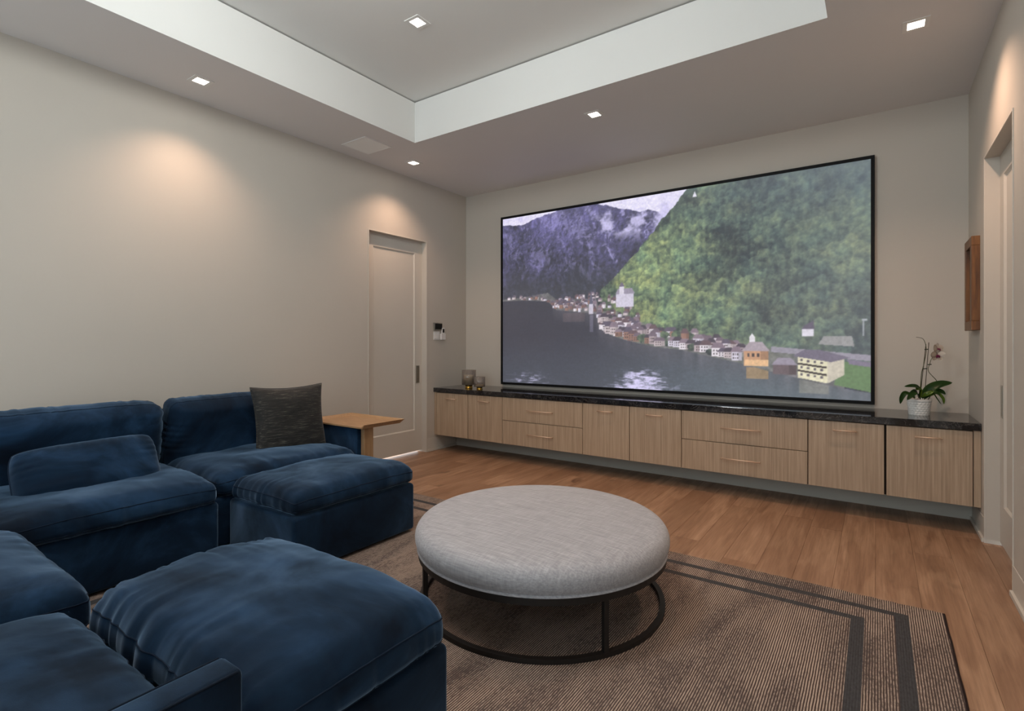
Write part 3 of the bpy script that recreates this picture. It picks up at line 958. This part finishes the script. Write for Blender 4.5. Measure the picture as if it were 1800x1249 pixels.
def smooth_path(pts, n=24):
    P = [Vector(p) for p in pts]; P = [P[0] * 2 - P[1]] + P + [P[-1] * 2 - P[-2]]
    out = []
    m = len(P) - 3
    for i in range(m):
        for k in range(n // m + 1):
            s = k / (n // m + 1)
            a, b, c, d = P[i:i + 4]
            out.append(0.5 * ((2 * b) + (c - a) * s + (2 * a - 5 * b + 4 * c - d) * s * s + (3 * b - a - 3 * c + d) * s ** 3))
    out.append(P[-2]); return out
tube('stem', smooth_path([L(410, 900), L(412, 700), L(425, 540), L(445, 440, -.004), L(472, 285, -.006), L(462, 190, -.008), L(430, 127, -.01), L(385, 110, -.012), L(338, 104, -.014)], 40), 0.0028, 'stem', ork, rend=0.0014)
tube('stem', smooth_path([L(470, 900, -.01), L(560, 720, -.02), L(582, 640, -.02), L(530, 570, -.015), L(498, 525, -.01), L(492, 480, -.01), L(508, 430, -.012), L(520, 380, -.014), L(545, 335, -.018), L(575, 270, -.02)], 44), 0.0028, 'stem', ork, rend=0.0016)
tube('stake', [L(406, 900, .006), L(480, 190, .002)], 0.0022, 'stake', ork, seg=6)
tube('stake', [L(455, 900, .0), L(505, 168, -.006)], 0.0022, 'stake', ork, seg=6)
for (px, py) in ((478, 252), (465, 488), (517, 436)):
    o = box('clip', -0.012, 0.012, -0.004, 0.004, -0.003, 0.003, 'clip', ork, 0.001)
    o.location = Vector(L(px, py, -.004)); o.rotation_euler = (0, R(-6), 0)
def leaf(pts, wid, mat, fold=0.25, tipw=0.15):
    P = smooth_path(pts, 14); n = len(P)
    bm = bmesh.new(); rows = []
    for i, p in enumerate(P):
        s = i / (n - 1)
        d = (P[min(i + 1, n - 1)] - P[max(i - 1, 0)]).normalized()
        side = d.cross(Vector((0, -0.8, 0.6))).normalized()
        nrm = side.cross(d).normalized()
        w = wid * (0.35 + 0.65 * math.sin(PI * min(1, s * 0.78 + 0.16))) * (1 if s < .75 else max(0.05, math.sqrt(max(0, 1 - ((s - .75) / .25) ** 2))))
        rows.append([bm.verts.new(p + side * (w * k) + nrm * (fold * w * abs(k) + 0.0)) for k in (-1, -.55, 0, .55, 1)])
    for a, b in zip(rows, rows[1:]):
        for k in range(4):
            bm.faces.new((a[k], a[k + 1], b[k + 1], b[k]))
    bmesh.ops.solidify(bm, geom=bm.faces[:], thickness=0.0016)
    return bm_obj('leaf', bm, mat, ork, smooth=True)
leaf([L(430, 830, 0), L(480, 730, -.03), L(580, 672, -.05), L(716, 650, -.06)], 0.030, 'leaf')
leaf([L(400, 830, 0), L(350, 722, -.03), L(260, 692, -.05), L(136, 698, -.06)], 0.017, 'leaf')
leaf([L(380, 840, 0), L(300, 765, -.045), L(215, 790, -.07), L(146, 858, -.08)], 0.021, 'leaf')
leaf([L(370, 850, .02), L(270, 790, .03), L(222, 850, .035), L(206, 925, .035)], 0.017, 'leaf')
leaf([L(440, 840, 0), L(520, 762, -.03), L(590, 760, -.05), L(636, 792, -.06)], 0.024, 'leaf')
leaf([L(450, 840, 0), L(530, 780, -.05), L(562, 830, -.085), L(574, 905, -.09)], 0.015, 'leaf_young')
leaf([L(450, 840, 0), L(580, 790, .02), L(640, 860, .02), L(692, 930, .02)], 0.007, 'leaf')
leaf([L(390, 850, 0), L(400, 800, -.05), L(440, 768, -.07), L(470, 752, -.075)], 0.014, 'leaf_young')
leaf([L(400, 840, 0), L(380, 740, -.02), L(330, 725, -.04), L(290, 738, -.05)], 0.018, 'leaf_young')
leaf([L(420, 840, 0), L(470, 770, -.04), L(510, 770, -.07), L(545, 800, -.08)], 0.018, 'leaf')
def petal_mesh(name, ln, wd, cup=0.15):
    bm = bmesh.new(); rows = []
    for i in range(8):
        s = i / 7
        w = wd * math.sin(PI * (0.08 + 0.88 * s)) ** 0.7
        rows.append([bm.verts.new((w * k, -cup * ln * (s * s) + cup * w * abs(k), ln * s)) for k in (-1, -.5, 0, .5, 1)])
    for a, b in zip(rows, rows[1:]):
        for k in range(4):
            bm.faces.new((a[k], a[k + 1], b[k + 1], b[k]))
    bmesh.ops.solidify(bm, geom=bm.faces[:], thickness=0.0008)
    me_ = bpy.data.meshes.new(name); bm.to_mesh(me_); bm.free()
    me_.materials.append(M['petal']); me_.polygons.foreach_set('use_smooth', [True] * len(me_.polygons))
    return me_
pw, ps = petal_mesh('petal', 0.048, 0.026), petal_mesh('sepal', 0.044, 0.016)
for (px, py, d, rz, rx) in ((583, 248, -.03, 12, -8), (566, 326, -.04, -14, 12)):
    bmf = bmesh.new(); bmesh.ops.create_uvsphere(bmf, u_segments=10, v_segments=8, radius=0.007)
    fl = bm_obj('flower', bmf, 'lip', ork, L(px, py, d), (R(rx), 0, R(rz)), True)
    for ang, m_ in ((72, pw), (-72, pw), (0, ps), (140, ps), (-140, ps)):
        o = bpy.data.objects.new('petal', m_); link(o, fl); o.rotation_euler = (0, R(ang), 0)
        o.location = (0, 0.002 if m_ is ps else -0.001, 0)
    for sgn in (-1, 1):
        bml = bmesh.new(); bmesh.ops.create_uvsphere(bml, u_segments=10, v_segments=8, radius=0.008)
        for v_ in bml.verts: v_.co = Vector((v_.co.x * .8 + sgn * .007, v_.co.y * .5 - .008, v_.co.z * 1.3 - .006))
        bm_obj('lip', bml, 'lip', fl, smooth=True)

# ------------------------------------------------------------------ rug
rug = thing('area_rug', 'brown ribbed flatweave rug with two dark border stripes on the oak floor', 'rug', ((RX0 + RX1) / 2, (RY0 + RY1) / 2, 0))
RT = 0.011
n_x, n_y = 92, 80
bm = bmesh.new()
bmesh.ops.create_grid(bm, x_segments=n_x, y_segments=n_y, size=1.0)
rn = np.array([v_.co[:] for v_ in bm.verts])
nz = fbm(rn[:, 0] * 5, rn[:, 1] * 5, 9, 3)
rj = random.Random(4)
for v_, z_ in zip(bm.verts, nz):
    ex = (rj.uniform(-1, 1) * 0.0035 + (z_ - .5) * .012) if abs(v_.co.y) > .999 else 0
    e2 = ((z_ - .5) * .003) if abs(v_.co.x) > .999 else 0
    v_.co = Vector((v_.co.x * HX + e2, v_.co.y * HY + ex, RT + 0.002 * (z_ - 0.5)))
r_ = bmesh.ops.extrude_face_region(bm, geom=bm.faces[:])
for v_ in [g_ for g_ in r_['geom'] if isinstance(g_, bmesh.types.BMVert)]:
    v_.co.z = 0.001
bm_obj('rug_field', bm, 'rug', rug)
for s in (-1, 1):
    tube('side_binding', [(s * (HX + (vnoise(1.0, k * .6, 0, 9) - .5) * .003), HY * (1 - 2 * k / 60), 0.0062) for k in range(61)], 0.0060, 'rug_binding', rug, seg=6)

# ------------------------------------------------------------------ round ottoman table
ot = thing('round_ottoman', 'large round pale grey ottoman on a black ring frame in the middle of the rug', 'ottoman', (2.891, -2.887, RT + 0.001))
prof = [(0.03, 0.258), (0.30, 0.258), (0.585, 0.258), (0.604, 0.270), (0.615, 0.288), (0.6205, 0.308), (0.620, 0.332), (0.612, 0.352), (0.598, 0.368), (0.575, 0.380), (0.54, 0.388), (0.48, 0.393), (0.40, 0.397), (0.25, 0.401), (0.12, 0.402), (0.03, 0.4025)]
pp = smooth_path([(a, 0, b) for a, b in prof], 60)
cu = lathe('cushion', [(max(p.x, .004), p.z) for p in pp], 'linen', ot, 96)
def ring(name, r, z0, z1, w):
    bm = bmesh.new(); n_ = 96
    pr = [(r - w, z0), (r, z0), (r, z1), (r - w, z1)]
    vs_ = [[bm.verts.new((a * math.cos(2 * PI * k / n_), a * math.sin(2 * PI * k / n_), b)) for a, b in pr] for k in range(n_)]
    for k in range(n_):
        A, B = vs_[k], vs_[(k + 1) % n_]
        for i in range(4):
            bm.faces.new((A[i], B[i], B[(i + 1) % 4], A[(i + 1) % 4]))
    return bm_obj(name, bm, 'black_metal', ot)
ring('top_ring', 0.606, 0.230, 0.2585, 0.022)
ring('bottom_ring', 0.600, 0.0, 0.020, 0.024)
for k in range(4):
    a = R(-32.5 + 90 * k)
    lg = box('leg', -0.011, 0.011, -0.011, 0.011, 0.018, 0.232, 'black_metal', ot, 0.001)
    lg.location = (0.588 * math.cos(a), 0.588 * math.sin(a), lg.location.z); lg.rotation_euler = (0, 0, a)

# ------------------------------------------------------------------ velvet sofa
def cube_grid(n):
    bm = bmesh.new()
    bmesh.ops.create_cube(bm, size=2.0)
    bmesh.ops.subdivide_edges(bm, edges=bm.edges[:], cuts=n, use_grid_fill=True)
    bm.verts.ensure_lookup_table()
    co = np.array([v.co[:] for v in bm.verts])
    return bm, co

def soft(co, a, b, c, r, crown, sag, bulge, seed, wr, low=0.012, edges=(1, 1, 1, 1)):
    """cushion shape: co in [-1,1]^3 on the cube surface -> metres; bottom at z=0"""
    P = co * np.array([a, b, c])
    inner = np.clip(P, -np.array([a, b, c]) + r, np.array([a, b, c]) - r)
    d = P - inner
    ln = np.linalg.norm(d, axis=1, keepdims=True)
    P = np.where(ln > 1e-9, inner + d / np.maximum(ln, 1e-9) * r, P)
    px, py, pz = P[:, 0] / a, P[:, 1] / b, P[:, 2] / c
    gx_ = 1 - np.abs(px) ** 2.8; gy_ = 1 - np.abs(py) ** 2.8
    gg = np.clip(gx_, 0, 1) * np.clip(gy_, 0, 1)
    up = np.clip((pz + 1) / 2, 0, 1)
    z = P[:, 2] + c
    z = z + crown * gg ** 0.34 * up ** 1.5
    z = z - sag * (np.abs(px) ** 6 * np.abs(py) ** 6) * up
    # sides bulge between the corners
    mid = np.clip(1 - pz ** 2, 0, 1)
    x = P[:, 0] + np.sign(px) * bulge * mid * np.abs(px) ** 6 * (1 - py ** 4)
    y = P[:, 1] + np.sign(py) * bulge * mid * np.abs(py) ** 6 * (1 - px ** 4)
    # lumps and folds that run in from the seams
    lump = (fbm(x * 5.0, y * 5.0, seed, 3) - .5) * 2
    z = z + low * lump * up
    tx = (1 - np.abs(px)) * a; ty = (1 - np.abs(py)) * b
    fx = np.where(px > 0, edges[0], edges[1]); fy = np.where(py > 0, edges[2], edges[3])
    f1 = np.abs(vnoise(y * 26, tx * 3.2 + P[:, 2] * 2, 0, seed + 7) - .5) * 2
    f2 = np.abs(vnoise(x * 26, ty * 3.2 + P[:, 2] * 2, 0, seed + 8) - .5) * 2
    w1 = np.exp(-tx / 0.09) * fx; w2 = np.exp(-ty / 0.09) * fy
    fold = wr * ((f1 - .4) * w1 + (f2 - .4) * w2)
    top = np.clip(pz, 0, 1) ** 2
    z = z + fold * top
    x = x + np.sign(px) * fold * (1 - top) * (np.abs(px) > .9)
    y = y + np.sign(py) * fold * (1 - top) * (np.abs(py) > .9)
    return np.stack([x, y, z], 1)

def cushion(name, parent, a, b, c, loc, rot=(0, 0, 0), r=0.05, crown=0.06, sag=0.01, bulge=0.02, seed=1, wr=0.01, n=46, piping=True, edges=(1, 1, 1, 1), low=0.012, mat='velvet'):
    bm, co = cube_grid(n)
    args = (a, b, c, r, crown, sag, bulge, seed, wr, low, edges)
    P = soft(co, *args)
    for v_, p in zip(bm.verts, P): v_.co = Vector(p)
    o = bm_obj(name, bm, mat, parent, loc, rot, True)
    if piping:
        m = 60; ring_ = []
        for s in np.linspace(-1, 1, m, False): ring_.append((s, -1))
        for s in np.linspace(-1, 1, m, False): ring_.append((1, s))
        for s in np.linspace(1, -1, m, False): ring_.append((s, 1))
        for s in np.linspace(1, -1, m, False): ring_.append((-1, s))
        for lv in (0.55, -0.62):
            pc = np.array([(x_, y_, lv) for x_, y_ in ring_])
            Q = soft(pc, *args)
            tube('piping', [tuple(p) for p in Q], 0.0026, 'velvet_seam', o, True, 5)
    return o

def rounded_box(name, x0, x1, y0, y1, z0, z1, parent, bev=0.03, seg=4, mat='velvet'):
    return box(name, x0, x1, y0, y1, z0, z1, mat, parent, bev, seg, True)

BZ0, BZ1 = 0.014, 0.318
def feet(parent, a, b):
    for sx in (-1, 1):
        for sy in (-1, 1):
            box('foot', sx * (a - .09) - .03, sx * (a - .09) + .03, sy * (b - .09) - .03, sy * (b - .09) + .03, 0.0, BZ0 + .002, 'feet', parent)

def sofa_module(label, loc, rotz, width, arm=None, seed=1, depth=0.97, over=0.06, seat_c=0.058, seat_crown=.065):
    """local: faces +y, origin under the middle; base depth along y"""
    t_ = thing('sofa_module', label, 'sofa', loc, rotz, 'blue velvet sectional')
    a, b = width / 2, depth / 2
    ax0, ax1 = -a, a
    AW = 0.082
    if arm == 'left': ax0 += AW
    if arm == 'right': ax1 -= AW
    rounded_box('base', ax0 + .002, ax1 - .002, -b, b, BZ0, BZ1, t_, 0.022)
    feet(t_, a, b)
    rounded_box('back_frame', ax0 + .002, ax1 - .002, -b, -b + 0.15, BZ1 - 0.03, 0.60, t_, 0.03)
    if arm:
        s = -1 if arm == 'left' else 1
        x0, x1 = sorted((s * a, s * (a - AW)))
        ar = rounded_box('arm', x0, x1, -b, b, BZ0, 0.598, t_, 0.014)
        for yy, xx in ((b - .012, 0),):
            pts = [(x0 - ar.location.x + .003, -b + .02, .598 - ar.location.z - .003), (x0 - ar.location.x + .003, b - .012, .598 - ar.location.z - .003)]
            tube('piping', pts, 0.0028, 'velvet_seam', ar, seg=5)
            pts = [(x1 - ar.location.x - .003, -b + .02, .598 - ar.location.z - .003), (x1 - ar.location.x - .003, b - .012, .598 - ar.location.z - .003)]
            tube('piping', pts, 0.0028, 'velvet_seam', ar, seg=5)
    cw = (ax1 - ax0) / 2
    cx = (ax0 + ax1) / 2
    sd = (depth - 0.15) / 2 + over / 2
    cushion('seat_cushion', t_, cw - .016, sd, seat_c, (cx, -b + 0.15 + sd, BZ1 - .004), (0, 0, 0), r=0.045, crown=seat_crown, sag=.012, bulge=.012, seed=seed, wr=.016, edges=(.5, .5, 1.2, 0))
    # back cushion stands on the seat and leans on the frame: local z of the cushion points forward
    o = cushion('back_cushion', t_, cw - .024, 0.245, 0.085, (cx, -b + 0.168, 0.632), (R(90 + 12), 0, PI), r=0.048, crown=.075, sag=.01, bulge=.02, seed=seed + 40, wr=.015, edges=(1, 1, .5, 1), low=.022)
    return t_

def ottoman_module(label, loc, rotz, w, d, seed, hw, hd, c, crown, off, edges, wr):
    t_ = thing('sofa_ottoman', label, 'ottoman', loc, rotz, 'blue velvet footrests')
    rounded_box('base', -w / 2, w / 2, -d / 2, d / 2, BZ0, BZ1, t_, 0.022)
    feet(t_, w / 2, d / 2)
    cushion('top_cushion', t_, hw, hd, c, (off[0], off[1], BZ1 + .002), r=min(.045, c * .8), crown=crown, sag=.015, bulge=.015, seed=seed, wr=wr, n=56, edges=edges)
    return t_

FZ = RT + 0.001
sofa_module('blue velvet sofa end seat against the left wall, with arm beside the oak tray table', (0.545, -3.015, FZ), R(-90), 1.13, 'left', 3, over=.02)
sofa_module('blue velvet armless sofa seat by the left wall, holding the long lumbar pillow', (0.587, -4.084, FZ), R(-90), 1.00, None, 5, depth=1.055, over=.03)
sofa_module('blue velvet seat with a low arm at the bottom edge of the picture', (2.729, -5.060, FZ), 0, 1.012, 'right', 7, over=-.012)
sofa_module('blue velvet armless seat whose front corner shows at the lower left edge', (1.722, -5.060, FZ), 0, 0.995, None, 9, seat_c=.066, seat_crown=.085)
ottoman_module('blue velvet sofa footrest in front of the far seat, by the rug corner', (1.418, -3.075, FZ), R(-90), 0.885, 0.665, 12, 0.444, 0.325, 0.047, 0.062, (-0.008, 0.0), (1.2, .5, .4, .6), .016)
ottoman_module('big near blue velvet footrest in the foreground, left of the round ottoman', (2.715, -4.222, FZ), 0, 0.94, 0.636, 17, 0.484, 0.304, 0.060, 0.080, (-.006, -0.006), (.4, 1.8, .3, 1.6), .016)

# ------------------------------------------------------------------ loose pillows
def throw_pillow(name, label, hw, hh, th_, loc, rot, mat, seed, ear=0.07, wr=.01, rnd=0.0):
    bm, co = cube_grid(44)
    px, py, pz = co[:, 0], co[:, 1], co[:, 2]
    s_ = np.sign(pz) * np.minimum(1, np.abs(pz) * 1.0)
    prof_ = np.clip((1 - np.abs(px) ** 2.6) * (1 - np.abs(py) ** 2.6), 0, 1) ** 0.45
    x = px * hw * (1 - ear * (1 - np.abs(py) ** 2)) - np.sign(px) * rnd * hh * np.abs(px) ** 6 * np.abs(py) ** 3; y = py * hh * (1 - ear * (1 - np.abs(px) ** 2)) - np.sign(py) * rnd * hh * np.abs(py) ** 3 * np.abs(px) ** 6
    lump = 1 + .35 * (fbm(x * 7, y * 7, seed, 3) - .5)
    tx = (1 - np.abs(px)) * hw; ty = (1 - np.abs(py)) * hh
    f = (np.abs(vnoise(y * 30, tx * 4, 0, seed + 3) - .5) * 2 - .4) * np.exp(-tx / .07) + (np.abs(vnoise(x * 30, ty * 4, 0, seed + 4) - .5) * 2 - .4) * np.exp(-ty / .07)
    z = s_ * (th_ * prof_ * lump + .004) + s_ * f * wr * prof_
    for v_, p in zip(bm.verts, np.stack([x, y, z], 1)): v_.co = Vector(p)
    t_ = thing(name, label, 'pillow', loc)
    t_.rotation_euler = rot
    bm_obj('pillow_body', bm, mat, t_, smooth=True)
    m = 40; loop = []
    for s in np.linspace(-1, 1, m, False): loop.append((s, -1))
    for s in np.linspace(-1, 1, m, False): loop.append((1, s))
    for s in np.linspace(1, -1, m, False): loop.append((s, 1))
    for s in np.linspace(1, -1, m, False): loop.append((-1, s))
    sx_ = lambda a_, b_: a_ * hw * (1 - ear * (1 - b_ * b_)) - math.copysign(rnd * hh * abs(a_) ** 6 * abs(b_) ** 3, a_)
    sy_ = lambda a_, b_: b_ * hh * (1 - ear * (1 - a_ * a_)) - math.copysign(rnd * hh * abs(b_) ** 3 * abs(a_) ** 6, b_)
    tube('seam', [(sx_(a_, b_), sy_(a_, b_), 0) for a_, b_ in loop], .0042, 'velvet_seam' if mat == 'velvet' else mat, t_, True, 6)
    return t_
# local z of a pillow = its face; stand it up facing +X and lean it back
def face_x(lean, yaw=0, roll=0):
    m = Matrix.Rotation(R(yaw), 4, 'Z') @ Matrix.Rotation(R(-lean), 4, 'Y') @ Matrix.Rotation(R(roll), 4, 'X') @ Matrix(((0, 0, 1, 0), (1, 0, 0, 0), (0, 1, 0, 0), (0, 0, 0, 1)))
    return m.to_euler()
throw_pillow('throw_pillow', 'square charcoal woven throw pillow standing at the arm end of the sofa', 0.275, 0.262, 0.075, (0.668, -2.850, 0.682), face_x(10, -6, 0), 'weave_dark', 31, .09, .006)
throw_pillow('lumbar_pillow', 'long blue velvet lumbar pillow leaning on the left back cushion', 0.330, 0.172, 0.115, (0.700, -4.075, 0.548), face_x(26, 0, 1.5), 'velvet', 33, .0, .022, .13)

# ------------------------------------------------------------------ tray side table
sd = thing('side_table', 'light oak tray table standing over the sofa arm beside the left door', 'side table', (1.07, -2.42, RT + 0.0015))
ZT = 0.602 - RT + 0.012
bm = bmesh.new()
x0, x1, y0, y1 = -0.56, 0.05, -0.135, 0.245
add_box(bm, x0, x1, y0, y1, ZT, ZT + 0.012, 0.001)
bm_obj('tray_top', bm, 'tray_oak', sd)
def lip(pts):
    bm = bmesh.new()
    V_ = [bm.verts.new(p) for p in pts]
    for f in ((0, 1, 2, 3), (4, 5, 6, 7), (0, 1, 5, 4), (1, 2, 6, 5), (2, 3, 7, 6), (3, 0, 4, 7)):
        bm.faces.new([V_[i] for i in f])
    return bm_obj('tray_lip', bm, 'tray_oak', sd)
fl_, ht, tk = 0.028, 0.032, 0.007
lip([(x1, y0, ZT), (x1, y1, ZT), (x1 + fl_, y1 + fl_, ZT + ht), (x1 + fl_, y0, ZT + ht), (x1 - tk, y0, ZT + .011), (x1 - tk, y1 - tk, ZT + .011), (x1 + fl_ - tk, y1 + fl_ - tk, ZT + ht), (x1 + fl_ - tk, y0, ZT + ht)])
lip([(x0, y0, ZT), (x0, y1, ZT), (x0 - fl_, y1 + fl_, ZT + ht), (x0 - fl_, y0, ZT + ht), (x0 + tk, y0, ZT + .011), (x0 + tk, y1 - tk, ZT + .011), (x0 - fl_ + tk, y1 + fl_ - tk, ZT + ht), (x0 - fl_ + tk, y0, ZT + ht)])
lip([(x0, y1, ZT), (x1, y1, ZT), (x1 + fl_, y1 + fl_, ZT + ht), (x0 - fl_, y1 + fl_, ZT + ht), (x0 + tk, y1 - tk, ZT + .011), (x1 - tk, y1 - tk, ZT + .011), (x1 + fl_ - tk, y1 + fl_ - tk, ZT + ht), (x0 - fl_ + tk, y1 + fl_ - tk, ZT + ht)])
po_ = veneer('side_table_post_oak', srgb(176, 142, 106), srgb(154, 120, 86), srgb(126, 94, 64), scale3=(80, 80, 4))
box('post', -0.015, 0.020, -0.09, 0.0, 0.018, ZT + .001, po_, sd, 0.002)
box('foot', -0.02, 0.26, -0.10, 0.20, 0.0, 0.019, 'tray_oak', sd, 0.003)
